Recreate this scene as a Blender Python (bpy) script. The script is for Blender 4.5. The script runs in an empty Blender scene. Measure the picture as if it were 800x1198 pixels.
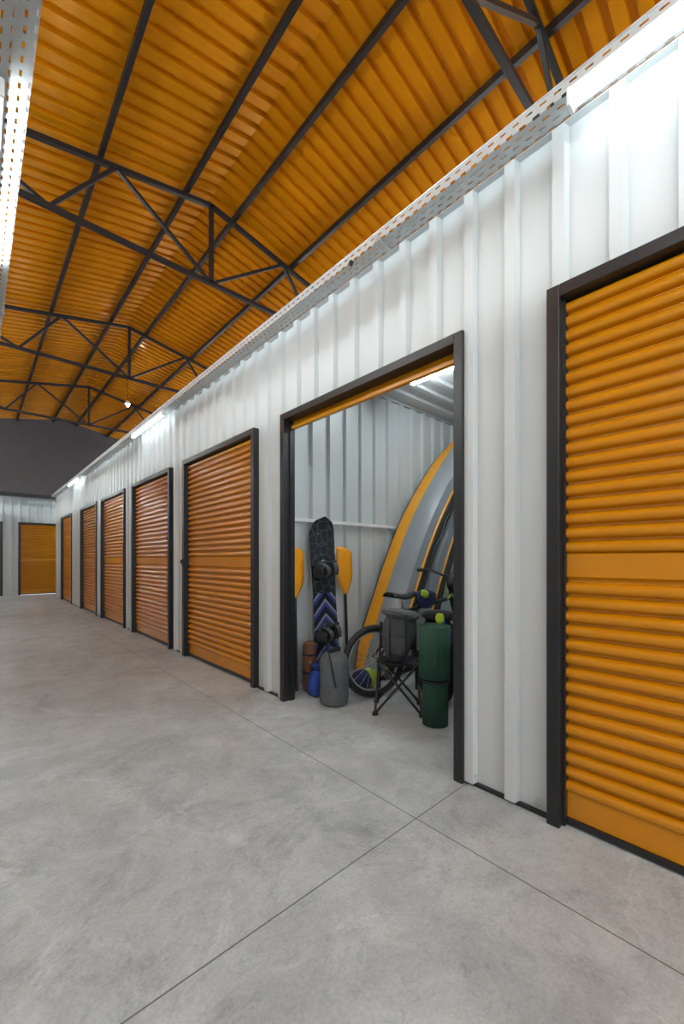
import bpy, math, random
from mathutils import Vector, Matrix
random.seed(4)
scene = bpy.context.scene
COL = scene.collection
try:
    scene.view_settings.view_transform = 'Standard'
    scene.view_settings.look = 'None'
except Exception:
    pass

# ---------------------------------------------------------------- materials
MATS = {}
def mat(name, col, rough=0.5, metal=0.0, var=0.06, scale=8.0, bump=0.0, bscale=60.0, emis=None, spec=None):
    if name in MATS: return MATS[name]
    m = bpy.data.materials.new(name); m.use_nodes = True
    nt = m.node_tree; b = nt.nodes['Principled BSDF']
    b.inputs['Roughness'].default_value = rough
    b.inputs['Metallic'].default_value = metal
    if spec is not None: b.inputs['Specular IOR Level'].default_value = spec
    tc = nt.nodes.new('ShaderNodeTexCoord')
    n = nt.nodes.new('ShaderNodeTexNoise'); n.inputs['Scale'].default_value = scale; n.inputs['Detail'].default_value = 4
    nt.links.new(tc.outputs['Object'], n.inputs['Vector'])
    r = nt.nodes.new('ShaderNodeValToRGB')
    r.color_ramp.elements[0].position = 0.3; r.color_ramp.elements[1].position = 0.7
    r.color_ramp.elements[0].color = tuple(c*(1-var) for c in col)+(1,)
    r.color_ramp.elements[1].color = tuple(min(1, c*(1+var)) for c in col)+(1,)
    nt.links.new(n.outputs['Fac'], r.inputs['Fac']); nt.links.new(r.outputs['Color'], b.inputs['Base Color'])
    if bump > 0:
        n2 = nt.nodes.new('ShaderNodeTexNoise'); n2.inputs['Scale'].default_value = bscale; n2.inputs['Detail'].default_value = 3
        nt.links.new(tc.outputs['Object'], n2.inputs['Vector'])
        bp = nt.nodes.new('ShaderNodeBump'); bp.inputs['Strength'].default_value = bump; bp.inputs['Distance'].default_value = 0.01
        nt.links.new(n2.outputs['Fac'], bp.inputs['Height']); nt.links.new(bp.outputs['Normal'], b.inputs['Normal'])
    if emis:
        b.inputs['Emission Color'].default_value = (.865, .966, 1, 1)
        b.inputs['Emission Strength'].default_value = emis
    MATS[name] = m
    return m

ORANGE = mat('orange_painted_steel', (.56, .208, .0015), .22, 0.0, .03, 3)
ROOFO = mat('orange_roof_sheet', (.64, .245, .003), .16, 0.3, .06, 1.6)
WHITE = mat('white_cladding', (.575, .60, .605), .42, 0.0, .01, 3)
CHAR = mat('charcoal_painted_steel', (.012, .012, .014), .4, 0.0, .1, 10)
DARKSTEEL = mat('dark_truss_steel', (.008, .007, .008), .5)
DARKWALL = mat('dark_gable_sheet', (.055, .051, .057), .7)
GALV = mat('galvanised_steel', (.5, .5, .5), .4, .6, .1, 30)
TUBE = mat('light_tube', (1, 1, 1), .4, 0, 0, 3, emis=13)
TUBEL = mat('light_tube_hung', (1, 1, 1), .4, 0, 0, 3, emis=130)
TUBE2 = mat('light_tube_unit', (1, 1, 1), .4, 0, 0, 3, emis=80)
BULB = mat('light_bulb', (1, 1, 1), .4, 0, 0, 3, emis=60)
FILLB = mat('added_fill_bulb', (1, 1, 1), .4, 0, 0, 3, emis=1600)  # glow for the unseen fill lamps added under the roof
PLW = mat('white_plastic', (.75, .75, .74), .4)
BLACK = mat('black_plastic', (.012, .012, .014), .4)
RUBBER = mat('black_rubber', (.012, .012, .012), .7)
FABK = mat('black_fabric', (.018, .018, .022), .9, 0, .2, 60, .3, 200)
FAGR = mat('grey_fabric', (.085, .092, .10), .7, 0, .15, 30, .35, 30)
FADG = mat('dark_grey_fabric', (.06, .065, .072), .75, 0, .2, 30, .4, 30)
BOATG = mat('boat_grey_vinyl', (.25, .265, .285), .36, 0, .06, 8)
BOATD = mat('boat_dark_vinyl', (.040, .043, .05), .45)
BOATO = mat('boat_orange_vinyl', (.85, .36, .006), .4)
PADO = mat('paddle_orange', (.9, .34, .006), .38)
GREEN = mat('mat_green_foam', (.018, .07, .045), .8, 0, .15, 40, .3, 80)
BLUE = mat('blue_fabric', (.015, .05, .28), .7, 0, .2, 20, .4, 25)
NAVY = mat('navy_fabric', (.02, .03, .10), .75, 0, .2, 20, .4, 25)
LIME = mat('lime_fabric', (.42, .60, .03), .7, 0, .12, 20, .3, 25)
BROWN = mat('brown_fabric', (.16, .07, .035), .8, 0, .2, 20, .3, 40)
CHROME = mat('chrome', (.7, .7, .72), .2, 1.0, .03)

def concrete():
    m = bpy.data.materials.new('concrete_floor'); m.use_nodes = True
    nt = m.node_tree; N = nt.nodes; L = nt.links; b = N['Principled BSDF']
    tc = N.new('ShaderNodeTexCoord')
    def noise(s, d=6, ro=.6, dist=0, off=0):
        mp = N.new('ShaderNodeMapping'); mp.inputs['Location'].default_value = (off, off*.7, 0); L.new(tc.outputs['Object'], mp.inputs[0])
        n = N.new('ShaderNodeTexNoise'); n.inputs['Scale'].default_value = s; n.inputs['Detail'].default_value = d
        n.inputs['Roughness'].default_value = ro; n.inputs['Distortion'].default_value = dist
        L.new(mp.outputs[0], n.inputs['Vector']); return n
    def ramp(n, p0, c0, p1, c1):
        r = N.new('ShaderNodeValToRGB'); r.color_ramp.elements[0].position = p0; r.color_ramp.elements[1].position = p1
        r.color_ramp.elements[0].color = (*c0, 1); r.color_ramp.elements[1].color = (*c1, 1)
        L.new(n.outputs['Fac'], r.inputs['Fac']); return r
    def mix(a, bb, mode='MULTIPLY', f=1.0):
        x = N.new('ShaderNodeMixRGB'); x.blend_type = mode
        if isinstance(f, float): x.inputs['Fac'].default_value = f
        else: L.new(f, x.inputs['Fac'])
        L.new(a, x.inputs['Color1'])
        if isinstance(bb, tuple): x.inputs['Color2'].default_value = bb
        else: L.new(bb, x.inputs['Color2'])
        return x
    g = lambda v: (v, v, v)
    a = ramp(noise(.9, 9, .68, 1.0), .38, (.425, .445, .452), .62, (.555, .58, .588))
    c = ramp(noise(4, 12, .80, .6), .38, g(.80), .58, g(1.03))
    d = ramp(noise(90, 4, .7), .3, g(.82), .6, g(1.02))
    e = ramp(noise(2.0, 12, .82, 1.4, 5), .56, g(1), .61, g(1.18))
    f_ = ramp(noise(1.5, 14, .88, .8, 11), .40, g(.77), .47, g(1))
    h_ = ramp(noise(14, 8, .8, .3, 3), .35, g(.82), .45, g(1))
    x = mix(a.outputs[0], c.outputs[0])
    for q in (d, e, f_, h_): x = mix(x.outputs[0], q.outputs[0])
    sp = N.new('ShaderNodeSeparateXYZ'); L.new(tc.outputs['Object'], sp.inputs[0])
    def line(axis, pos, w):
        s = N.new('ShaderNodeMath'); s.operation = 'SUBTRACT'; L.new(sp.outputs[axis], s.inputs[0]); s.inputs[1].default_value = pos
        t = N.new('ShaderNodeMath'); t.operation = 'ABSOLUTE'; L.new(s.outputs[0], t.inputs[0])
        u = N.new('ShaderNodeMath'); u.operation = 'LESS_THAN'; L.new(t.outputs[0], u.inputs[0]); u.inputs[1].default_value = w
        return u
    ls = [line(0, 1.39, .0024), line(1, 1.062, .0024), line(1, 5.3, .003), line(1, 9.5, .003), line(1, -3.2, .003)]
    cur = ls[0].outputs[0]
    for l in ls[1:]:
        mx = N.new('ShaderNodeMath'); mx.operation = 'MAXIMUM'; L.new(cur, mx.inputs[0]); L.new(l.outputs[0], mx.inputs[1]); cur = mx.outputs[0]
    x = mix(x.outputs[0], (.11, .11, .108, 1), 'MIX', cur)
    L.new(x.outputs[0], b.inputs['Base Color'])
    rr = ramp(noise(3, 6), .3, g(.28), .7, g(.5)); L.new(rr.outputs[0], b.inputs['Roughness'])
    bp = N.new('ShaderNodeBump'); bp.inputs['Strength'].default_value = .14; bp.inputs['Distance'].default_value = .01
    L.new(noise(25, 8, .75).outputs['Fac'], bp.inputs['Height']); L.new(bp.outputs[0], b.inputs['Normal'])
    return m
CONC = concrete()

def perforated():
    m = bpy.data.materials.new('perforated_galvanised'); m.use_nodes = True
    nt = m.node_tree; N = nt.nodes; L = nt.links; b = N['Principled BSDF']
    b.inputs['Base Color'].default_value = (.50, .52, .52, 1); b.inputs['Metallic'].default_value = .3; b.inputs['Roughness'].default_value = .45
    tc = N.new('ShaderNodeTexCoord'); sp = N.new('ShaderNodeSeparateXYZ'); L.new(tc.outputs['Object'], sp.inputs[0])
    def M(op, a, bb):
        n = N.new('ShaderNodeMath'); n.operation = op
        for i, v in enumerate((a, bb)):
            if v is None: continue
            if isinstance(v, (int, float)): n.inputs[i].default_value = v
            else: L.new(v, n.inputs[i])
        return n.outputs[0]
    q = M('MULTIPLY', M('ADD', sp.outputs[0], sp.outputs[2]), 1/.030)
    row = M('MULTIPLY', M('FLOOR', q, None), .5)
    p = M('ADD', M('MULTIPLY', sp.outputs[1], 1/.055), row)
    pf = M('LESS_THAN', M('ABSOLUTE', M('SUBTRACT', M('FRACT', p, None), .5), None), .24)
    qf = M('LESS_THAN', M('ABSOLUTE', M('SUBTRACT', M('FRACT', q, None), .5), None), .14)
    h = M('MULTIPLY', pf, qf)
    tr = N.new('ShaderNodeBsdfTransparent'); mx = N.new('ShaderNodeMixShader')
    L.new(h, mx.inputs[0]); L.new(b.outputs[0], mx.inputs[1]); L.new(tr.outputs[0], mx.inputs[2])
    L.new(mx.outputs[0], N['Material Output'].inputs['Surface'])
    return m
PERF = perforated()

def board_mat():
    m = bpy.data.materials.new('snowboard_graphic'); m.use_nodes = True
    nt = m.node_tree; N = nt.nodes; L = nt.links; b = N['Principled BSDF']; b.inputs['Roughness'].default_value = .3
    tc = N.new('ShaderNodeTexCoord')
    sp = N.new('ShaderNodeSeparateXYZ'); L.new(tc.outputs['Object'], sp.inputs[0])
    def MM(op, a, bb=None):
        n = N.new('ShaderNodeMath'); n.operation = op
        for i, v in enumerate((a, bb)):
            if v is None: continue
            if isinstance(v, (int, float)): n.inputs[i].default_value = v
            else: L.new(v, n.inputs[i])
        return n.outputs[0]
    ch = MM('FRACT', MM('MULTIPLY', MM('ADD', sp.outputs[2], MM('ABSOLUTE', MM('SUBTRACT', sp.outputs[0], 2.30))), 8))
    r = N.new('ShaderNodeValToRGB'); r.color_ramp.interpolation = 'CONSTANT'
    e = r.color_ramp.elements; e[0].color = (.012, .013, .025, 1); e[1].position = .50; e[1].color = (.035, .05, .20, 1)
    x = e.new(.74); x.color = (.10, .12, .27, 1); x = e.new(.88); x.color = (.30, .32, .38, 1)
    L.new(ch, r.inputs[0])
    lt = MM('LESS_THAN', sp.outputs[2], .80)
    v = N.new('ShaderNodeTexVoronoi'); v.feature = 'DISTANCE_TO_EDGE'; v.inputs['Scale'].default_value = 14; L.new(tc.outputs['Object'], v.inputs['Vector'])
    r2 = N.new('ShaderNodeValToRGB'); r2.color_ramp.elements[0].color = (.14, .15, .17, 1); r2.color_ramp.elements[1].position = .045; r2.color_ramp.elements[1].color = (.016, .018, .024, 1)
    L.new(v.outputs[0], r2.inputs[0])
    mx = N.new('ShaderNodeMixRGB'); L.new(lt, mx.inputs[0]); L.new(r2.outputs[0], mx.inputs[1]); L.new(r.outputs[0], mx.inputs[2])
    L.new(mx.outputs[0], b.inputs['Base Color'])
    return m
BOARD = board_mat()

# ---------------------------------------------------------------- builders
class B:
    def __init__(s): s.v = []; s.f = []
    def add(s, vs, fs):
        o = len(s.v); s.v += [tuple(p) for p in vs]; s.f += [tuple(i+o for i in f) for f in fs]; return s
    def box(s, a, b):
        x0, y0, z0 = a; x1, y1, z1 = b
        return s.add([(x0,y0,z0),(x1,y0,z0),(x1,y1,z0),(x0,y1,z0),(x0,y0,z1),(x1,y0,z1),(x1,y1,z1),(x0,y1,z1)],
              [(3,2,1,0),(4,5,6,7),(0,1,5,4),(1,2,6,5),(2,3,7,6),(3,0,4,7)])
    def beam(s, p, q, w, h, up=(0, 0, 1)):
        p = Vector(p); q = Vector(q); d = (q-p).normalized(); u = Vector(up)
        if abs(d.dot(u)) > .99: u = Vector((0, 1, 0))
        r = d.cross(u).normalized(); u = r.cross(d)
        vs = []
        for c in (p, q):
            for a, b_ in ((-1,-1),(1,-1),(1,1),(-1,1)): vs.append(c+r*a*w/2+u*b_*h/2)
        return s.add(vs, [(0,1,2,3),(7,6,5,4),(0,4,5,1),(1,5,6,2),(2,6,7,3),(3,7,4,0)])
    def tube(s, pts, r, n=10, close=False):
        pts = [Vector(p) for p in pts]; m = len(pts)
        rs = r if isinstance(r, (list, tuple)) else [r]*m
        vs = []; fs = []; prev = None
        for i, p in enumerate(pts):
            if close: d = pts[(i+1) % m]-pts[i-1]
            else: d = pts[min(i+1, m-1)]-pts[max(i-1, 0)]
            d.normalize()
            if prev is None:
                u = Vector((0, 0, 1)) if abs(d.z) < .9 else Vector((1, 0, 0))
                prev = d.cross(u).normalized()
            a = (prev-d*prev.dot(d)).normalized(); prev = a; b_ = d.cross(a)
            for k in range(n):
                t = 2*math.pi*k/n; vs.append(p+(a*math.cos(t)+b_*math.sin(t))*rs[i])
        mm = m if close else m-1
        for i in range(mm):
            for k in range(n):
                j = (i+1) % m
                fs.append((i*n+k, i*n+(k+1) % n, j*n+(k+1) % n, j*n+k))
        if not close: fs += [tuple(range(n))[::-1], tuple((m-1)*n+k for k in range(n))]
        return s.add(vs, fs)
    def lathe(s, prof, c, n=32, M=None, wob=0):
        vs = []; fs = []; m = len(prof)
        for i, (r, z) in enumerate(prof):
            for k in range(n):
                t = 2*math.pi*k/n; rr = r*(1+wob*math.sin(3*t+z*20)+wob*.6*math.sin(7*t-z*31))
                p = Vector((rr*math.cos(t), rr*math.sin(t), z))
                if M: p = M @ p
                vs.append(p+Vector(c))
        for i in range(m-1):
            for k in range(n): fs.append((i*n+k, i*n+(k+1) % n, (i+1)*n+(k+1) % n, (i+1)*n+k))
        fs += [tuple(range(n))[::-1], tuple((m-1)*n+k for k in range(n))]
        return s.add(vs, fs)
    def sell(s, c, a, e=.5, M=None, n=28, taper=0, wob=0):
        vs = []; fs = []; m = n//2
        sg = lambda v, p: math.copysign(abs(v)**p, v)
        for i in range(m+1):
            ph = -math.pi/2+math.pi*i/m
            for k in range(n):
                t = 2*math.pi*k/n
                x = sg(math.cos(ph), e)*sg(math.cos(t), e); y = sg(math.cos(ph), e)*sg(math.sin(t), e); z = sg(math.sin(ph), e)
                g = 1-taper*z
                w = 1+wob*math.sin(x*5+z*9)*math.cos(y*7+z*4)
                p = Vector((a[0]*x*g*w, a[1]*y*g*w, a[2]*z))
                if M: p = M @ p
                vs.append(p+Vector(c))
        for i in range(m):
            for k in range(n): fs.append((i*n+k, i*n+(k+1) % n, (i+1)*n+(k+1) % n, (i+1)*n+k))
        return s.add(vs, fs)

def obj(name, b, m, parent=None, smooth=False, bevel=0, label=None, cat=None, kind=None, group=None, solid=0):
    me = bpy.data.meshes.new(name); me.from_pydata(b.v, [], b.f); me.update()
    me.materials.append(m)
    if smooth:
        for p in me.polygons: p.use_smooth = True
        try: me.set_sharp_from_angle(angle=math.radians(40))
        except Exception: pass
    o = bpy.data.objects.new(name, me); COL.objects.link(o)
    if solid:
        md = o.modifiers.new('solid', 'SOLIDIFY'); md.thickness = solid; md.offset = 0
    if bevel:
        md = o.modifiers.new('bevel', 'BEVEL'); md.width = bevel; md.segments = 2; md.limit_method = 'ANGLE'
    if parent:
        o.parent = parent; o.matrix_parent_inverse = Matrix.Translation(-parent.location)
    if label: o['label'] = label
    if cat: o['category'] = cat
    if kind: o['kind'] = kind
    if group: o['group'] = group
    return o

def thing(name, loc, label, cat, group=None, kind=None):
    e = bpy.data.objects.new(name, None); e.location = loc; e.empty_display_size = .1; COL.objects.link(e)
    e['label'] = label; e['category'] = cat
    if group: e['group'] = group
    if kind: e['kind'] = kind
    return e

# ---------------------------------------------------------------- setting
WX = 1.785
TOP = 2.885
FH = 2.22
FW = 1.59
starts = [-.912, 1.07, 3.06, 5.07, 7.07, 9.02, 11.7]
PITCH = .205
def prof_pts(a, b):
    k = math.floor(a/PITCH)-1
    br = []
    while k*PITCH < b+PITCH:
        o = k*PITCH
        br += [(o, 0), (o+.048, 0), (o+.056, 1), (o+.197, 1)]
        k += 1
    def dep(y):
        for (y0, d0), (y1, d1) in zip(br, br[1:]):
            if y0 <= y <= y1: return d0+(d1-d0)*(y-y0)/(y1-y0) if y1 > y0 else d0
        return 0
    return [(a, dep(a))]+[(y, d) for y, d in br if a+1e-4 < y < b-1e-4]+[(b, dep(b))]

def clad(b, axis, fixed, a0, a1, z0, z1, sign=1, depth=.034):
    P = prof_pts(a0, a1); vs = []; fs = []
    for y, d in P:
        off = fixed+sign*d*depth
        for z in (z0, z1): vs.append((off, y, z) if axis == 'Y' else (y, off, z))
    for i in range(len(P)-1): fs.append((2*i, 2*i+2, 2*i+3, 2*i+1))
    b.add(vs, fs)

bf = B(); bf.add([(-4, -5, 0), (9, -5, 0), (9, 18, 0), (-4, 18, 0)], [(0, 1, 2, 3)])
obj('floor', bf, CONC, label='grey polished concrete floor with saw-cut joints', cat='floor', kind='structure')

b = B(); prev = -4.0
for s in starts:
    clad(b, 'Y', WX, prev, s+.02, 0.012, TOP); clad(b, 'Y', WX, s+.02, s+FW-.02, FH-.03, TOP); prev = s+FW-.02
clad(b, 'Y', WX, prev, 14.3, 0.012, TOP)
obj('wall_right', b, WHITE, label='white corrugated steel front of the storage unit row', cat='wall', kind='structure')
b = B(); b.box((WX-.001, -4, TOP-.004), (WX+.06, 14.3, TOP)); obj('trim_3', b, WHITE, label='white metal coping closing the cladding top', cat='trim', kind='structure')
b = B(); clad(b, 'X', 14.3, WX, 7.2, 0, TOP, -1); obj('wall_corner', b, WHITE, label='white corrugated steel return of the unit row', cat='wall', kind='structure')
b = B(); clad(b, 'Y', -1.1, -4, 14.3, 0, TOP, -1)
obj('wall_left', b, WHITE, label='white corrugated steel wall of the facing unit row', cat='wall', kind='structure')
b = B(); EY = 15.7; prev = -3.2
for s in (-.93, 1.02):
    clad(b, 'X', EY, prev, s+.02, 0, 2.95, 1); clad(b, 'X', EY, s+.02, s+FW-.02, FH-.05, 2.95, 1); prev = s+FW-.02
clad(b, 'X', EY, prev, 7.2, 0, 2.95, 1)
obj('wall_back', b, WHITE, label='white corrugated steel wall closing the corridor', cat='wall', kind='structure')
b = B(); b.box((-3.2, EY-.03, 2.93), (7.2, EY+.05, 2.98)); obj('trim_1', b, GALV, label='metal capping along the end wall', cat='trim', kind='structure')
b = B(); b.add([(-3.2, 14.35, 2.93), (7.2, 14.35, 2.93), (7.2, 14.35, 4.3), (2, 14.35, 5.3), (-3.2, 14.35, 4.3)], [(0, 1, 2, 3, 4)])
b.add([(-3.2, 14.35, 2.99), (7.2, 14.35, 2.99), (7.2, 16.2, 2.99), (-3.2, 16.2, 2.99)], [(0, 1, 2, 3)])
obj('wall_gable', b, DARKWALL, label='dark grey gable wall above the cross passage', cat='wall', kind='structure')
b = B(); b.add([(7.2, -4, 0), (7.2, 16.2, 0), (7.2, 16.2, 4.4), (7.2, -4, 4.4)], [(0, 1, 2, 3)])
obj('wall_outer_right', b, DARKWALL, label='dark hall side wall', cat='wall', kind='structure')
b = B(); b.add([(-3.2, -4, 0), (-3.2, 16.2, 0), (-3.2, 16.2, 4.4), (-3.2, -4, 4.4)], [(3, 2, 1, 0)])
obj('wall_outer_left', b, DARKWALL, label='dark hall side wall', cat='wall', kind='structure')
UY0, UY1, UX = .87, 2.87, 5.1
b = B(); P = prof_pts(UY0, UY1); vs = []; fs = []
for y, d in P:
    for x in (WX+.05, UX): vs.append((x, y, 2.80+d*.03))
for i in range(len(P)-1): fs.append((2*i, 2*i+1, 2*i+3, 2*i+2))
b.add(vs, fs); obj('ceiling_unit', b, WHITE, label='white corrugated ceiling inside the open unit', cat='ceiling', kind='structure')
b = B(); b.box((WX+.04, -4, 2.84), (7.2, 14.3, 2.86)); obj('ceiling_deck', b, WHITE, label='sheet deck covering the storage units', cat='ceiling', kind='structure')
b = B(); b.box((-3.2, -4, 2.84), (-1.14, 14.3, 2.86)); obj('ceiling_deck_left', b, WHITE, label='sheet deck covering the facing storage units', cat='ceiling', kind='structure')
b = B(); clad(b, 'X', UY1, WX+.09, UX, 0, 2.81, 1); obj('wall_partition_far', b, WHITE, label='white corrugated partition inside the open unit', cat='wall', kind='structure')
b = B(); clad(b, 'X', UY0, WX+.09, UX, 0, 2.81, -1); obj('wall_partition_near', b, WHITE, label='white corrugated partition inside the open unit', cat='wall', kind='structure')
b = B(); clad(b, 'Y', UX, UY0, UY1, 0, 2.81, 1); obj('wall_unit_rear', b, WHITE, label='white corrugated rear wall inside the open unit', cat='wall', kind='structure')
b = B(); b.box((WX+.09, UY1-.035, 1.425), (UX, UY1+.0, 1.455)); obj('trim_2', b, PLW, label='white horizontal rail on the unit partition', cat='trim', kind='structure')
b = B(); prev = -4.0
for s in starts+[14.3]:
    b.box((WX+.012, prev, 0), (WX+.04, s, .014)); prev = s+FW
obj('baseboard_right', b, CHAR, label='dark base gap strip under the cladding', cat='trim', kind='structure')

# roof
b = B(); RP = .14; ys = []
y = -4.0
while y < 14.4:
    ys += [(y, 0), (y+.084, 0), (y+.090, 1), (y+.134, 1)]; y += RP
vs = []; fs = []; xs = [-3.3, 2.0, 7.3]
rz = lambda x: 5.20-.2*abs(x-2)
for (y, d) in ys:
    for x in xs: vs.append((x, y, rz(x)+d*.036))
n = len(xs)
for i in range(len(ys)-1):
    for j in range(n-1): fs.append((i*n+j, (i+1)*n+j, (i+1)*n+j+1, i*n+j+1))
b.add(vs, fs)
obj('ceiling', b, ROOFO, label='orange corrugated sheet metal pitched roof', cat='ceiling', kind='structure')

for dx in (-2.74, -1.92, -1.1, -.28, .28, 1.1, 1.92, 2.74):
    x = 2+dx; z = 5.160-.2*abs(dx)
    b = B(); b.beam((x, -4, z), (x, 14.34, z), .038, .065)
    obj('roof_purlin', b, DARKSTEEL, label='dark steel purlin running lengthwise under the orange roof', cat='beam', group='roof purlins')
for ty in (-2.1, 1.2, 4.40, 7.66, 10.95):
    t = thing('roof_truss', (2, ty, 4.2), 'dark steel roof truss with king post and diagonal webs', 'truss', 'roof trusses')
    w = .044; zb = 4.22; zt = lambda x: 5.10-.2*abs(x-2)
    b = B(); b.beam((-3.2, ty, zt(-3.2)), (2, ty, zt(2)), w, w); b.beam((2, ty, zt(2)), (7.2, ty, zt(7.2)), w, w)
    obj('top_chord', b, DARKSTEEL, t)
    b = B(); b.beam((-3.2, ty, zb), (7.2, ty, zb), w, w); obj('bottom_chord', b, DARKSTEEL, t)
    b = B(); b.beam((2, ty, zb), (2, ty, zt(2)), w, w); obj('king_post', b, DARKSTEEL, t)
    for sg in (-1, 1):
        nodes = [(0, zb), (.97, None), (1.5, zb), (2.4, None), (3.2, zb)]
        for (a0, z0), (a1, z1) in zip(nodes, nodes[1:]):
            p = (2+sg*a0, ty, z0 if z0 else zt(2+sg*a0)); q = (2+sg*a1, ty, z1 if z1 else zt(2+sg*a1))
            b = B(); b.beam(p, q, .032, .032, (0, 1, 0)); obj('web_brace', b, DARKSTEEL, t)

# ---------------------------------------------------------------- roller doors
SLAT = [(0, 0), (.06, -.008), (.15, -.013), (.28, -.0155), (.44, -.015), (.58, -.012), (.68, -.006), (.74, .004), (.78, .012), (.94, .012)]
def curtain(b, M, w, z0, z1, band=True):
    p = .0585; pts = [(0, z0), (0, z0+.11)]
    zz = z0+.11; done = not band
    while zz < z1-.01:
        if not done and zz > .965:
            pts += [(.008, zz+.004), (-.006, zz+.010), (-.006, zz+.102), (.008, zz+.108)]; zz += .11; done = True; continue
        for (t, o) in SLAT: pts.append((o, zz+t*p))
        zz += p
    vs = []; fs = []
    for (o, z) in pts:
        if z > z1: z = z1
        vs.append(M(o, 0, z)); vs.append(M(o, w, z))
    for i in range(len(pts)-1): fs.append((2*i, 2*i+1, 2*i+3, 2*i+2))
    b.add(vs, fs)

def door(n, M, open_=False, lock=False):
    o = M(0, FW/2, 0)
    d = thing('door_%d' % n, o, 'open roller shutter doorway in a charcoal steel frame' if open_ else 'closed orange roller shutter door in a charcoal steel frame', 'door', kind='structure')
    f = .05; D = .11; cd_ = .085 if open_ else .062
    b = B()
    def bx(a, c):
        p = M(*a); q = M(*c); b.box([min(i, j) for i, j in zip(p, q)], [max(i, j) for i, j in zip(p, q)])
    bx((0, 0, 0), (D, f, FH)); bx((0, FW-f, 0), (D, FW, FH)); bx((0, f, FH-f), (D, FW-f, FH))
    obj('frame', b, CHAR, d, bevel=.003)
    b = B(); bx((cd_-.028, f, 0), (cd_+.015, f+.010, FH-f)); bx((cd_-.028, FW-f-.010, 0), (cd_+.015, FW-f, FH-f)); obj('guide_rail', b, BLACK, d)
    w = FW-2*f
    b = B(); curtain(b, lambda o_, a, z: M(cd_+o_, f+a, z), w, 2.12 if open_ else .03, FH-f+.03, not open_)
    obj('shutter_curtain', b, ORANGE, d, smooth=True)
    b = B()
    zb = 2.11 if open_ else .008
    bx((cd_-.015, f+.01, zb), (cd_+.015, FW-f-.01, zb+.025)); obj('bottom_bar', b, BLACK if not open_ else ORANGE, d, bevel=.003)
    if open_:
        b = B(); r = .12; c0 = M(.30, f, 2.44); c1 = M(.30, FW-f, 2.44); b.tube([c0, c1], r, 28); obj('shutter_roll', b, ORANGE, d, smooth=True)
    elif lock:
        b = B(); bx((-.012, FW-.05, 1.02), (.0, FW-.012, 1.10)); bx((-.03, FW-.04, 1.05), (-.012, FW-.025, 1.09))
        obj('slide_lock', b, BLACK, d, bevel=.002)
    return d
FX = 1.765
for i, s in enumerate(starts):
    door(i+1, (lambda s: (lambda dp, a, z: (FX+dp, s+a, z)))(s), open_=(i == 1), lock=(i == 2))
for i, s in enumerate((-.93, 1.02)):
    door(8+i, (lambda s: (lambda dp, a, z: (s+a, EY-.02+dp, z)))(s))

for yy in (1.03, .73):
    b = B(); M_ = Matrix.Rotation(-math.pi/2, 3, 'Y'); b.lathe([(.014, 0), (.014, .004), (.008, .006), (.008, .014)], (WX+.02, yy, .05), 10, M_)
    obj('anchor_bolt', b, GALV, smooth=True, label='small steel bolt at the foot of the cladding', cat='bolt', group='cladding bolts')

# ---------------------------------------------------------------- trays and lights
def tray(x0, x1, z, y0, y1, wall=True):
    t = thing('cable_tray', ((x0+x1)/2, (y0+y1)/2, z), 'perforated galvanised cable tray along the top of the wall' if wall else 'perforated galvanised cable tray hung on threaded rods', 'cable tray')
    b = B(); b.add([(x0, y0, z), (x1, y0, z), (x1, y1, z), (x0, y1, z)], [(0, 1, 2, 3)])
    b.add([(x0, y0, z), (x0, y1, z), (x0, y1, z+.055), (x0, y0, z+.055)], [(0, 1, 2, 3)])
    b.add([(x1, y0, z), (x1, y1, z), (x1, y1, z+.055), (x1, y0, z+.055)], [(0, 1, 2, 3)])
    obj('perforated_channel', b, PERF, t)
    b = B()
    for x in (x0, x1): b.tube([(x, y0, z+.055), (x, y1, z+.055)], .004, 8)
    obj('rim', b, GALV, t)
    y = y0+.9
    while y < y1:
        b = B(); b.box((x0-.008, y-.015, z-.008), (x1 if wall else x1+.008, y+.015, z-.001)); b.box((x0-.01, y-.015, z-.008), (x0-.006, y+.015, z+.02))
        if not wall:
            for x in (x0-.004, x1+.004): b.tube([(x, y, z), (x, y, 4.2)], .004, 6)
        obj('bracket' if wall else 'hanger', b, GALV, t); y += 1.55 if wall else 3.35
    b = B()
    for k in range(3):
        pts = []
        yy = y0
        while yy < y1:
            pts.append((x0+(x1-x0)*(.3+.2*k)+.01*math.sin(yy*2.1+k), yy, z+.012+.006*math.sin(yy*3+k*2))); yy += .25
        b.tube(pts, .006, 6)
    obj('cable', b, PLW, t, smooth=True)
tray(1.685, 1.782, TOP+.002, -4, 14.3)
tray(-.02, .165, TOP, -3.75, 14.2, False)

def linear_light(x, y0, y1, z, m=TUBE, label='white linear led light glowing under the cable tray', group='corridor lights', hw=.03, r=.022):
    t = thing('linear_light', (x, (y0+y1)/2, z+.05), label, 'light', group)
    b = B(); b.box((x-hw, y0, z+.035), (x+hw, y1, z+.065)); obj('housing', b, PLW, t, bevel=.004)
    b = B(); b.tube([(x, y0+.012, z+.018), (x, y1-.012, z+.018)], r, 14); obj('diffuser', b, m, t, smooth=True)
    for ya, yb in ((y0-.004, y0+.010), (y1-.010, y1+.004)):
        b = B(); b.box((x-hw-.001, ya, z-.003), (x+hw+.001, yb, z+.066)); obj('end_cap', b, PLW, t, bevel=.003)
for y0 in (-.68, 5.0, 10.2): linear_light(1.68, y0, y0+1.24, TOP-.076, hw=.024, r=.019)
for y0 in (-3.0, -.9, 1.95, 6.8, 11.6): linear_light(.065, y0, y0+1.24, TOP-.078, TUBEL, hw=.022, r=.016)
linear_light(3.05, 1.15, 2.38, 2.732, TUBE2, 'white linear led light on the ceiling of the open unit', group='unit light')
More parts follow.
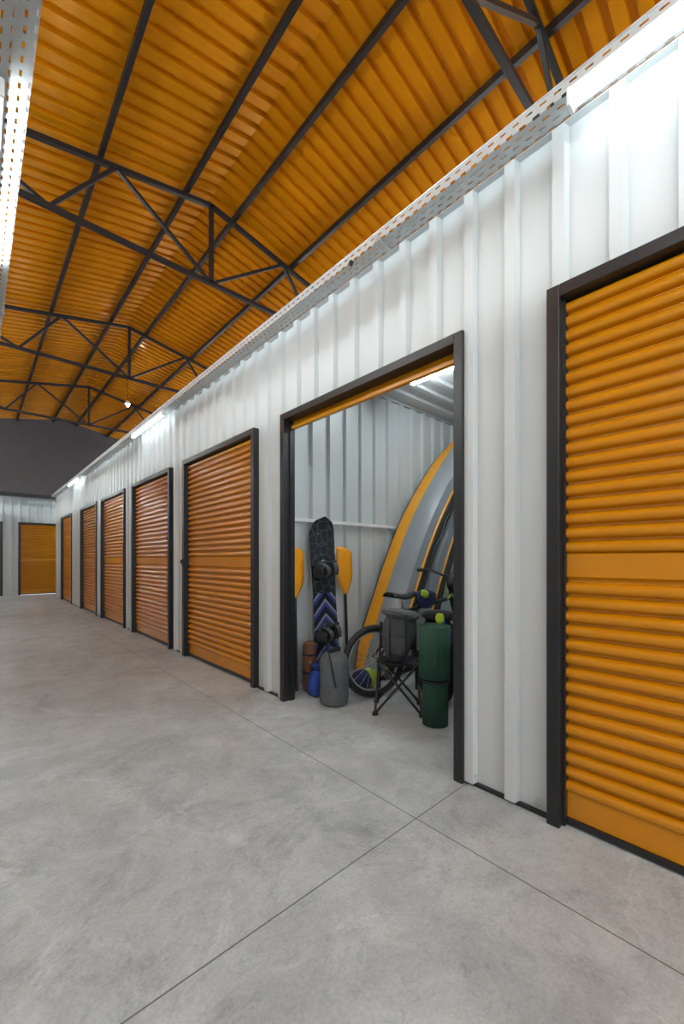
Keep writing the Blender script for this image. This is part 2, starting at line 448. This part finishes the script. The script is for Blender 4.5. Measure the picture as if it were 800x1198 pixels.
t = thing('linear_light', (3.2, 15.0, 2.97), 'white linear led light under the passage ceiling', 'light', 'corridor lights')
b = B(); b.box((2.6, 14.97, 2.955), (3.85, 15.03, 2.985)); obj('housing', b, PLW, t)
b = B(); b.tube([(2.62, 15, 2.94), (3.83, 15, 2.94)], .02, 12); obj('diffuser', b, TUBEL, t, smooth=True)
t = thing('linear_light', (-.5, 15.0, 2.97), 'white linear led light under the passage ceiling', 'light', 'corridor lights')
b = B(); b.box((-1.3, 14.97, 2.955), (-.05, 15.03, 2.985)); obj('housing', b, PLW, t)
b = B(); b.tube([(-1.28, 15, 2.94), (-.07, 15, 2.94)], .02, 12); obj('diffuser', b, TUBEL, t, smooth=True)

t = thing('pendant_lamp', (2.45, 9.5, 4.35), 'small bright bulb lamp hanging from the truss roof', 'lamp')
x, y = 2.45, 9.5
b = B(); b.tube([(x, y, 4.48), (x, y, 5.1)], .005, 6); obj('cord', b, BLACK, t)
b = B(); b.lathe([(.012, .08), (.03, .07), (.055, .02), (.055, .015), (.015, .03)], (x, y, 4.4), 24); obj('lamp_shade', b, PLW, t, smooth=True)
b = B(); b.sell((x, y, 4.39), (.03, .03, .035), 1, n=20); obj('bulb', b, BULB, t, smooth=True)

for xx, zz in ((-2.3, 3.15), (6.2, 3.15)):  # fill lamps added out of view on both sides to brighten the roof
    for yy in (-2.4, 2.7, 7.7, 12.8):
        t = thing('added_fill_lamp', (xx, yy, zz), 'unseen round fill lamp added above the unit decks to light the roof', 'lamp', 'added fill lamps above the unit decks')
        b = B(); b.tube([(xx, yy, zz+.05), (xx, yy, 5.20-.2*abs(xx-2))], .006, 6); obj('cord', b, BLACK, t)
        b = B(); b.lathe([(.02, .0), (.045, .01), (.045, .05), (.02, .07)], (xx, yy, zz+.05), 20); obj('socket', b, PLW, t, smooth=True)
        b = B(); b.sell((xx, yy, zz), (.06, .06, .06), 1, n=16); obj('bulb', b, FILLB, t, smooth=True)

t = thing('motion_sensor', (1.665, 1.75, 2.87), 'small black sensor clipped under the cable tray', 'sensor')
b = B(); b.box((1.66, 1.745, 2.862), (1.682, 1.767, 2.878)); obj('body', b, BLACK, t, bevel=.003)
b = B(); b.sell((1.67, 1.755, 2.857), (.010, .010, .011), 1, n=16); obj('lens', b, BLACK, t, smooth=True)

# ---------------------------------------------------------------- things in the open unit
def frame_m(origin, ang, tilt=0):
    return Matrix.Translation(origin) @ Matrix.Rotation(ang, 4, 'Z') @ Matrix.Rotation(tilt, 4, 'X')
def xf(b, M):
    b.v = [tuple(M @ Vector(p)) for p in b.v]; return b

M = frame_m((2.30, 2.70, .005), 0.0, -.072)
t = thing('snowboard', (2.30, 2.70, 0), 'dark snowboard with muted blue chevrons and bindings leaning on the partition', 'snowboard')
b = B(); n = 40; vs = []; fs = []; Lb = 1.47
for i in range(n+1):
    s = i/n; z = Lb*s
    e = min(s, 1-s)/.11
    w = .142 if e >= 1 else .142*math.sqrt(max(0, 1-(1-e)**2))
    w *= 1-.10*math.exp(-((s-.5)/.25)**2)
    w = max(w, .004)
    y = -.05*max(0, 1-e)**1.6
    for x in (-w, w): vs += [(x, y-.004, z), (x, y+.004, z)]
for i in range(n):
    a = 4*i; c = a+4
    fs += [(a, a+2, c+2, c), (a+1, c+1, c+3, a+3), (a, c, c+1, a+1), (a+2, a+3, c+3, c+2)]
fs += [(0, 1, 3, 2), (4*n, 4*n+2, 4*n+3, 4*n+1)]
b.add(vs, fs); obj('deck', xf(b, M), BOARD, t, smooth=True)
for z0 in (.45, 1.0):
    b = B()
    b.lathe([(.085, 0), (.09, .012), (.08, .02)], (0, 0, 0), 24)
    R = Matrix.Translation((0, -.005, z0)) @ Matrix.Rotation(math.pi/2, 4, 'X') @ Matrix.Rotation(.2, 4, 'Z')
    b.box((-.13, -.055, .01), (.13, .055, .028))
    b.box((-.13, -.06, .02), (.10, -.045, .07)); b.box((-.13, .045, .02), (.10, .06, .07))
    vs = []; fs = []
    for i in range(7):
        for k in range(9):
            a = math.pi*(.5+k/8)
            vs.append((-.10+.045*math.cos(a)-.008*i, .062*math.sin(a)*(1-.03*i), .03+.03*i))
    for i in range(6):
        for k in range(8): fs.append((i*9+k, i*9+k+1, (i+1)*9+k+1, (i+1)*9+k))
    b.add(vs, fs)
    xf(b, M @ R); obj('binding', b, BLACK, t, smooth=True, solid=.006)
    b = B()
    for xo, h in ((-.05, .10), (.07, .065)):
        vs = []; fs = []
        for k in range(13):
            a = math.pi*k/12
            for dx in (-.02, .02): vs.append((xo+dx, .062*math.cos(a), .03+(h)*math.sin(a)))
        for k in range(12): fs.append((2*k, 2*k+1, 2*k+3, 2*k+2))
        b.add(vs, fs)
    xf(b, M @ R); obj('binding_strap', b, FAGR, t, smooth=True, solid=.008)

def paddle(x, y, lean, lab, bw=.095):
    t = thing('paddle', (x, y, 0), lab, 'paddle', 'paddles')
    M = frame_m((x, y, .0), 0, lean)
    b = B(); b.tube([(0, 0, .01), (0, 0, .95)], .014, 12); obj('shaft', xf(b, M), BLACK, t, smooth=True)
    b = B(); vs = []; fs = []; n = 26; h0 = .78; Lh = .42
    for i in range(n+1):
        s = i/n
        w = bw*min(1, (.15+(s/.36)**.8*.85)) if s < .36 else bw
        if s > .93: w = bw*math.sqrt(max(.45, 1-((s-.93)/.09)**2))
        for k in range(5):
            q = -1+k/2; vs.append((w*q, -.02+.018*abs(q)**2, h0+Lh*s-(.02*q if s > .8 else 0)))
    for i in range(n):
        for k in range(4): fs.append((i*5+k, i*5+k+1, (i+1)*5+k+1, (i+1)*5+k))
    b.add(vs, fs); obj('blade', xf(b, M), PADO, t, smooth=True, solid=.008)
paddle(2.55, 2.72, -.05, 'kayak paddle with an orange blade standing between snowboard and boat')
paddle(1.985, 2.74, -.03, 'kayak paddle with an orange blade standing beside the door jamb')

# inflatable boats
ctrl = [(2.60, .03), (2.70, .25), (2.87, .61), (3.07, 1.02), (3.27, 1.38), (3.49, 1.70), (3.74, 2.00), (3.99, 2.27), (4.22, 2.50)]
def cr(P, n):
    out = []
    for i in range(len(P)-1):
        p0 = Vector(P[max(i-1, 0)]); p1 = Vector(P[i]); p2 = Vector(P[i+1]); p3 = Vector(P[min(i+2, len(P)-1)])
        for k in range(n):
            t = k/n; out.append(.5*((2*p1)+(-p0+p2)*t+(2*p0-5*p1+4*p2-p3)*t*t+(-p0+3*p1-3*p2+p3)*t**3))
    out.append(Vector(P[-1])); return out
def boat(dx, yc, hb, lab, hs=1.0, steep=1.0):
    t = thing('inflatable_kayak', (2.6+dx, yc, 0), lab, 'kayak', 'inflatable kayaks')
    C = [Vector((2.6+dx+(c.x-2.6)*steep, c.y)) for c in cr(ctrl, 6)]; m = len(C)
    EE = lambda s: min(1, math.sin(math.pi*min(1, s*.93+.02))*1.9)
    WD = lambda s: hb*max(.06, EE(s))**.5
    def build(path):
        b = B(); vs = []; fs = []; k = len(path)
        for i, c in enumerate(C):
            d = (C[min(i+1, m-1)]-C[max(i-1, 0)]).normalized(); nx, nz = d.y, -d.x
            s = i/(m-1); w = WD(s); hh = hs*max(.12, EE(s))**.35
            for (y, nn) in path:
                vs.append((c.x+nx*nn*hh, yc+y*w, max(.012, c.y+nz*nn*hh)))
        for i in range(m-1):
            for j in range(k-1): fs.append((i*k+j, i*k+j+1, (i+1)*k+j+1, (i+1)*k+j))
        b.add(vs, fs); return b
    obj('hull', build([(-.97, .12), (-.93, .085), (-.88, .04), (-.6, .0), (-.3, -.01), (0, -.015), (.02, -.014)]), BOATG, t, smooth=True)
    obj('orange_band', build([(.02, -.014), (.35, -.01), (.6, .0), (.76, .012)]), BOATO, t, smooth=True)
    obj('side_tube', build([(.76, .012), (.88, .02), (.97, .06), (1.02, .12), (1.02, .20), (.95, .26), (.8, .29), (.64, .275), (.54, .24), (.5, .20)]), BOATD, t, smooth=True)
    obj('trim_line', build([(-.97, .12), (-1.01, .125), (-1.02, .14), (-1.0, .145)]), BOATO, t, smooth=True)
    obj('side_tube', build([(-1.0, .145), (-1.02, .20), (-.95, .26), (-.8, .29), (-.64, .275), (-.54, .24), (-.5, .20)]), BOATD, t, smooth=True)
    obj('cockpit_floor', build([(-.5, .20), (-.48, .14), (0, .12), (.48, .14), (.5, .20)]), FABK, t, smooth=True)
    b = B(); pts = []
    for i, c in enumerate(C[4:-4]):
        i += 4; d = (C[i+1]-C[i-1]).normalized(); nx, nz = d.y, -d.x
        s = i/(m-1); w = WD(s)
        o = .21+.012*math.sin(i*1.05); pts.append((c.x+nx*o*hs, yc-w*1.06, c.y+nz*o*hs))
    b.tube(pts, .006, 6); obj('grab_line', b, BLACK, t, smooth=True)
boat(0, 2.60, .225, 'grey inflatable kayak with a broad orange band standing on its end')
boat(.42, 2.61, .20, 'second grey inflatable kayak leaning behind the first')

# bicycle
t = thing('bicycle', (2.365, 2.22, 0), 'black bicycle with small wheels standing in front of the kayaks', 'bicycle')
ang = -.27; ux, uy = math.cos(ang), math.sin(ang)
def Q(u, v, w): return (2.365+ux*u-uy*v, 2.22+uy*u+ux*v, w)
def ring(u, r, w, n=40): return [Q(u+r*math.cos(2*math.pi*k/n), 0, w+r*math.sin(2*math.pi*k/n)) for k in range(n)]
for u0 in (0, .98):
    b = B(); b.tube(ring(u0, .262, .290), .026, 12, True); obj('tire', b, RUBBER, t, smooth=True)
    b = B(); b.tube(ring(u0, .232, .290), .008, 8, True); obj('rim', b, GALV, t, smooth=True)
    b = B(); b.tube([Q(u0, -.04, .290), Q(u0, .04, .290)], .018, 12)
    for k in range(20):
        a = 2*math.pi*k/20; b.tube([Q(u0, .02*(-1)**k, .290), Q(u0+.23*math.cos(a), 0, .290+.23*math.sin(a))], .0018, 5)
    obj('spokes', b, GALV, t)
b = B()
BBp = (.40, 0, .28); ST = (.28, 0, .66); HT = (.80, 0, .76); HB = (.84, 0, .62)
b.tube([Q(*BBp), Q(*ST)], .017, 10); b.tube([Q(*ST), Q(*HT)], .017, 10); b.tube([Q(*BBp), Q(*HB)], .021, 10); b.tube([Q(*HB), Q(*HT)], .022, 10)
for v in (-.045, .045):
    b.tube([Q(0, v, .290), Q(*BBp)], .010, 8); b.tube([Q(0, v, .290), Q(.285, v*.4, .64)], .009, 8)
obj('frame', b, BLACK, t, smooth=True)
b = B()
for v in (-.05, .05): b.tube([Q(.85, v, .60), Q(.93, v, .40), Q(.98, v, .290)], .012, 8)
b.tube([Q(.85, -.05, .60), Q(.85, .05, .60)], .014, 8); obj('fork', b, BLACK, t, smooth=True)
b = B(); b.tube([Q(.79, 0, .78), Q(.76, 0, .95)], .014, 8); b.tube([Q(.66, -.27, 1.0), Q(.72, -.2, 1.0), Q(.78, -.08, .95), Q(.78, .08, .95), Q(.72, .2, 1.0), Q(.66, .27, 1.0)], .012, 8)
obj('handlebar', b, BLACK, t, smooth=True)
for v in (-.25, .25):
    b = B(); b.tube([Q(.64, v*1.14, 1.0), Q(.70, v*.86, 1.0)], .018, 10); obj('grip', b, RUBBER, t, smooth=True)
    b = B(); b.tube([Q(.73, v*.8, 1.0), Q(.80, v*.9, .97), Q(.78, v*1.1, .96)], .005, 6); obj('brake_lever', b, GALV, t, smooth=True)
b = B(); b.tube([Q(.28, 0, .66), Q(.25, 0, .78)], .013, 8); obj('seat_post', b, CHROME, t, smooth=True)
b = B(); vs = []; fs = []
for i in range(11):
    s = i/10; w = .075*(1-s)**.8+.018
    for k in range(9):
        a = math.pi*k/8; vs.append(Q(.14+.26*s, w*math.cos(a), .78+.035*math.sin(a)+.01*math.cos(s*6)))
for i in range(10):
    for k in range(8): fs.append((i*9+k, i*9+k+1, (i+1)*9+k+1, (i+1)*9+k))
b.add(vs, fs); obj('saddle', b, BLACK, t, smooth=True, solid=.012)
b = B(); b.tube(ring(.40, .07, .28, 28), .005, 6, True); b.beam(Q(.40, -.06, .28), Q(.50, -.06, .16), .015, .02); b.beam(Q(.40, .06, .28), Q(.30, .06, .40), .015, .02)
obj('crank', b, GALV, t)
for (u, v, w) in ((.50, -.10, .16), (.30, .10, .40)):
    b = B(); p = Q(u, v, w); b.box((p[0]-.04, p[1]-.035, p[2]-.01), (p[0]+.04, p[1]+.035, p[2]+.01)); obj('pedal', b, BLACK, t, bevel=.003)
b = B()
b.tube([Q(.74, .05, .96), Q(.86, .02, .92), Q(.84, 0, .72)], .003, 5); b.tube([Q(.74, -.05, .96), Q(.90, -.03, .88), Q(.86, -.02, .66)], .003, 5)
obj('brake_cable', b, BLACK, t, smooth=True)

t = thing('bicycle_helmet', Q(.60, -.20, 1.0), 'black bicycle helmet hanging on the handlebar', 'helmet')
b = B(); vs = []; fs = []; n = 24
hc = Vector(Q(.62, -.22, .91))
for i in range(9):
    ph = math.pi/2*i/8
    for k in range(n):
        a = 2*math.pi*k/n; g = 1+.06*math.cos(6*a)*math.sin(2*ph)
        vs.append(hc+Vector((.12*math.cos(a)*math.cos(ph)*g, -.02-.10*math.sin(ph), .09*math.sin(a)*math.cos(ph)*g)))
for i in range(8):
    for k in range(n): fs.append((i*n+k, i*n+(k+1) % n, (i+1)*n+(k+1) % n, (i+1)*n+k))
b.add(vs, fs); obj('shell', b, BLACK, t, smooth=True, solid=.015)
b = B(); b.tube([hc+Vector((-.1, 0, 0)), hc+Vector((-.06, .04, -.08)), hc+Vector((0, .05, -.14)), hc+Vector((.06, .04, -.08)), hc+Vector((.1, 0, 0))], .005, 6)
obj('chin_strap', b, LIME, t, smooth=True)

# folding camp chair (low, no arms)
CX, CY = 2.30, 1.92
t = thing('folding_camp_chair', (CX, CY, 0), 'low black folding camp chair with crossed tubular legs', 'chair')
ca = math.atan2(-.65, -.76)+math.pi/2
def CH(x, y, z):
    c, s = math.cos(ca), math.sin(ca)
    return (CX+c*x-s*y, CY+s*x+c*y, z)
W, Dp = .145, .11
legs = [((-W, -Dp), (W, -Dp)), ((W, -Dp), (-W, -Dp)), ((-W, Dp), (W, Dp)), ((W, Dp), (-W, Dp)), ((-W, -Dp), (-W, Dp)), ((W, -Dp), (W, Dp)), ((-W, Dp), (-W, -Dp)), ((W, Dp), (W, -Dp))]
for i, (p, q) in enumerate(legs):
    b = B(); z1 = .36
    b.tube([CH(p[0]*1.12, p[1]*1.15, .012), CH(q[0]*.95, q[1]*.95, z1)], .009, 8); obj('leg', b, BLACK, t, smooth=True)
for sx in (-1, 1):
    for sy in (-1, 1):
        b = B(); p = CH(sx*W*1.12, sy*Dp*1.15, 0); b.lathe([(.02, 0), (.022, .012), (.012, .03)], p, 12); obj('foot', b, RUBBER, t, smooth=True)
    b = B(); b.tube([CH(sx*W*.95, Dp*.95, .12), CH(sx*W*.9, Dp*1.2, .62)], .009, 8); obj('back_post', b, BLACK, t, smooth=True)
def sheet(f, n=12):
    b = B(); vs = [f(i/n, j/n) for i in range(n+1) for j in range(n+1)]
    b.add(vs, [(i*(n+1)+j, i*(n+1)+j+1, (i+1)*(n+1)+j+1, (i+1)*(n+1)+j) for i in range(n) for j in range(n)]); return b
obj('seat', sheet(lambda u, v: CH(W*(2*u-1), Dp*(2*v-1), .36-.04*math.sin(math.pi*u)*math.sin(math.pi*v))), FABK, t, smooth=True, solid=.006)
obj('backrest', sheet(lambda u, v: CH(W*.92*(2*u-1), Dp*(1.0+.2*v)+.03*math.sin(math.pi*u), .42+.19*v)), FABK, t, smooth=True, solid=.006)

t = thing('backpack', CH(0, 0, .36), 'grey backpack with black straps resting on the camp chair', 'backpack')
R = Matrix.Rotation(ca, 3, 'Z') @ Matrix.Rotation(-.12, 3, 'X') @ Matrix.Rotation(.14, 3, 'Y')
b = B(); b.sell(CH(-.0, .01, .53), (.115, .085, .19), .85, R, 40, -.22, .09); obj('body', b, FADG, t, smooth=True)
b = B(); b.sell(CH(-.0, -.07, .48), (.075, .035, .07), .7, R, 28, -.1, .08); obj('pocket', b, FADG, t, smooth=True)
b = B(); b.sell(CH(.02, -.01, .70), (.135, .08, .04), .9, R, 28, 0, .09); obj('flap', b, FAGR, t, smooth=True)
b = B()
for sx in (-.06, .055): b.tube([CH(sx, -.03, .74), CH(sx, -.09, .69), CH(sx, -.115, .58), CH(sx, -.115, .47), CH(sx, -.08, .38)], .007, 6)
obj('strap', b, FABK, t, smooth=True)

t = thing('hiking_backpack', (2.66, 1.82, 0), 'black hiking backpack with navy pocket and lime tab', 'backpack')
R2 = Matrix.Rotation(ca, 3, 'Z')
b = B(); b.sell((2.65, 1.82, .33), (.13, .08, .33), .6, R2, 36, .06, .08); obj('body', b, FABK, t, smooth=True)
b = B(); b.sell((2.60, 1.775, .52), (.10, .065, .10), .7, R2, 28, 0, .10); obj('pocket', b, NAVY, t, smooth=True)
b = B(); b.sell((2.63, 1.80, .67), (.12, .08, .04), .8, R2, 28, 0, .09); obj('lid', b, FABK, t, smooth=True)
b = B(); b.sell((2.555, 1.735, .66), (.03, .02, .04), .7, R2, 16, 0, .1); obj('tab', b, LIME, t, smooth=True)
b = B(); b.tube([(2.58, 1.72, .65), (2.54, 1.68, .56), (2.55, 1.67, .42), (2.59, 1.70, .30)], .010, 8); obj('shoulder_strap', b, BLUE, t, smooth=True)

t = thing('rolled_mat', (2.28, 1.59, 0), 'dark green rolled foam mat standing upright with a strap', 'mat')
def spiral(r0, r1, turns, a0, z0, z1, n=120):
    b = B(); vs = []; fs = []
    for i in range(n+1):
        s = i/n; r = r0+(r1-r0)*s; a = 2*math.pi*turns*s+a0; x, y = 2.28+r*math.cos(a), 1.59+r*math.sin(a)
        vs += [(x, y, z0), (x, y, z1)]
    for i in range(n): fs.append((2*i, 2*i+2, 2*i+3, 2*i+1))
    b.add(vs, fs); return b
obj('foam_core', spiral(.022, .091, 3.6, 3.6, .004, .64), GREEN, t, smooth=True, solid=.010)
obj('foam_wrap', spiral(.097, .102, 1.12, 3.2, .315, .655), GREEN, t, smooth=True, solid=.006)
b = B(); b.lathe([(.097, 0), (.0995, .002), (.0995, .02), (.097, .022)], (2.28, 1.59, .285), 36); obj('strap', b, BLACK, t, smooth=True)

t = thing('dry_sack', (2.04, 2.33, 0), 'grey fabric stuff sack standing on the floor', 'bag')
b = B(); b.lathe([(.09, .0), (.108, .015), (.113, .06), (.109, .15), (.115, .24), (.11, .32), (.095, .365), (.07, .385), (.03, .39)], (2.04, 2.33, .002), 40, None, .025); obj('body', b, FAGR, t, smooth=True)
b = B(); b.box((1.98, 2.32, .385), (2.10, 2.34, .425)); obj('roll_closure', b, FABK, t, bevel=.006)
b = B(); b.tube([(1.98, 2.33, .41), (1.96, 2.29, .37), (1.945, 2.24, .28), (1.96, 2.22, .16)], .007, 6); obj('strap', b, FABK, t, smooth=True)

t = thing('rolled_blanket', (2.08, 2.69, 0), 'brown rolled blanket tied with cord beside the door jamb', 'blanket')
b = B(); b.lathe([(.04, 0), (.052, .01), (.054, .12), (.050, .16), (.055, .22), (.055, .36), (.05, .40), (.02, .415)], (2.08, 2.69, .002), 24, None, .03); obj('roll', b, BROWN, t, smooth=True)
for zz in (.15, .30):
    b = B(); b.lathe([(.056, 0), (.059, .004), (.059, .012), (.056, .016)], (2.08, 2.69, zz), 24); obj('cord', b, FABK, t, smooth=True)
t = thing('drawstring_bag', (2.05, 2.56, 0), 'small blue drawstring bag slumped on the floor', 'bag')
b = B(); b.sell((2.05, 2.555, .105), (.075, .06, .105), .75, None, 28, .2, .08); obj('body', b, BLUE, t, smooth=True)
b = B(); b.lathe([(.02, 0), (.03, .02), (.05, .055)], (2.05, 2.555, .20), 20, None, .08); obj('neck', b, BLUE, t, smooth=True)

t = thing('sleeping_bag', (2.46, 2.42, 0), 'lime and navy sleeping bag sack lying behind the wheel', 'sleeping bag')
Rx = Matrix.Rotation(math.pi/2, 3, 'Y')
b = B(); b.lathe([(.04, -.10), (.075, -.08), (.08, -.04), (.08, .0)], (2.46, 2.42, .085), 28, Rx, .02); obj('sack', b, NAVY, t, smooth=True)
b = B(); b.lathe([(.081, .0), (.082, .06), (.07, .09), (.04, .10)], (2.46, 2.42, .085), 28, Rx, .02); obj('end_panel', b, LIME, t, smooth=True)
t = thing('jacket', Q(.50, -.03, .7), 'blue and lime jacket draped over the bicycle', 'jacket')
b = B(); b.sell(Q(.50, -.02, .76), (.11, .055, .08), .8, Matrix.Rotation(.1, 3, 'Y'), 32, -.2, .16); obj('body', b, NAVY, t, smooth=True)
b = B(); b.sell(Q(.44, -.08, .81), (.04, .025, .03), .8, Matrix.Rotation(.5, 3, 'Y'), 24, -.2, .14); obj('collar', b, LIME, t, smooth=True)
t = thing('duffel_bag', (2.76, 1.56, 0), 'navy blue duffel bag standing behind the green mat', 'bag')
b = B(); b.sell((2.76, 1.56, .23), (.14, .12, .23), .65, None, 32, .1, .05); obj('body', b, NAVY, t, smooth=True)
b = B(); b.tube([(2.64, 1.52, .40), (2.64, 1.48, .50), (2.70, 1.46, .54), (2.78, 1.46, .50), (2.80, 1.48, .42)], .012, 8); obj('handle', b, BLUE, t, smooth=True)
t = thing('stuff_sack', (2.46, 1.385, 0), 'blue stuff sack beside the green mat', 'bag')
b = B(); b.sell((2.46, 1.385, .17), (.10, .10, .17), .7, None, 28, .1, .05); obj('body', b, NAVY, t, smooth=True)
b = B(); b.lathe([(.035, 0), (.03, .02), (.05, .05)], (2.46, 1.385, .33), 20, None, .08); obj('neck', b, BLUE, t, smooth=True)

# ---------------------------------------------------------------- world, camera
w = bpy.data.worlds.new('World'); scene.world = w; w.use_nodes = True
w.node_tree.nodes['Background'].inputs[0].default_value = (.88, .96, 1, 1); w.node_tree.nodes['Background'].inputs[1].default_value = 3.4

cd = bpy.data.cameras.new('Camera'); cam = bpy.data.objects.new('Camera', cd); COL.objects.link(cam)
cam.location = (0, 0, 1.1)
yaw = math.atan2(432, 475)
cam.rotation_euler = (math.pi/2, 0, -yaw)
cd.sensor_fit = 'VERTICAL'; cd.sensor_height = 36; cd.lens = 36*475/1198
cd.shift_y = (654-599)/1198
cd.clip_start = .02
scene.camera = cam
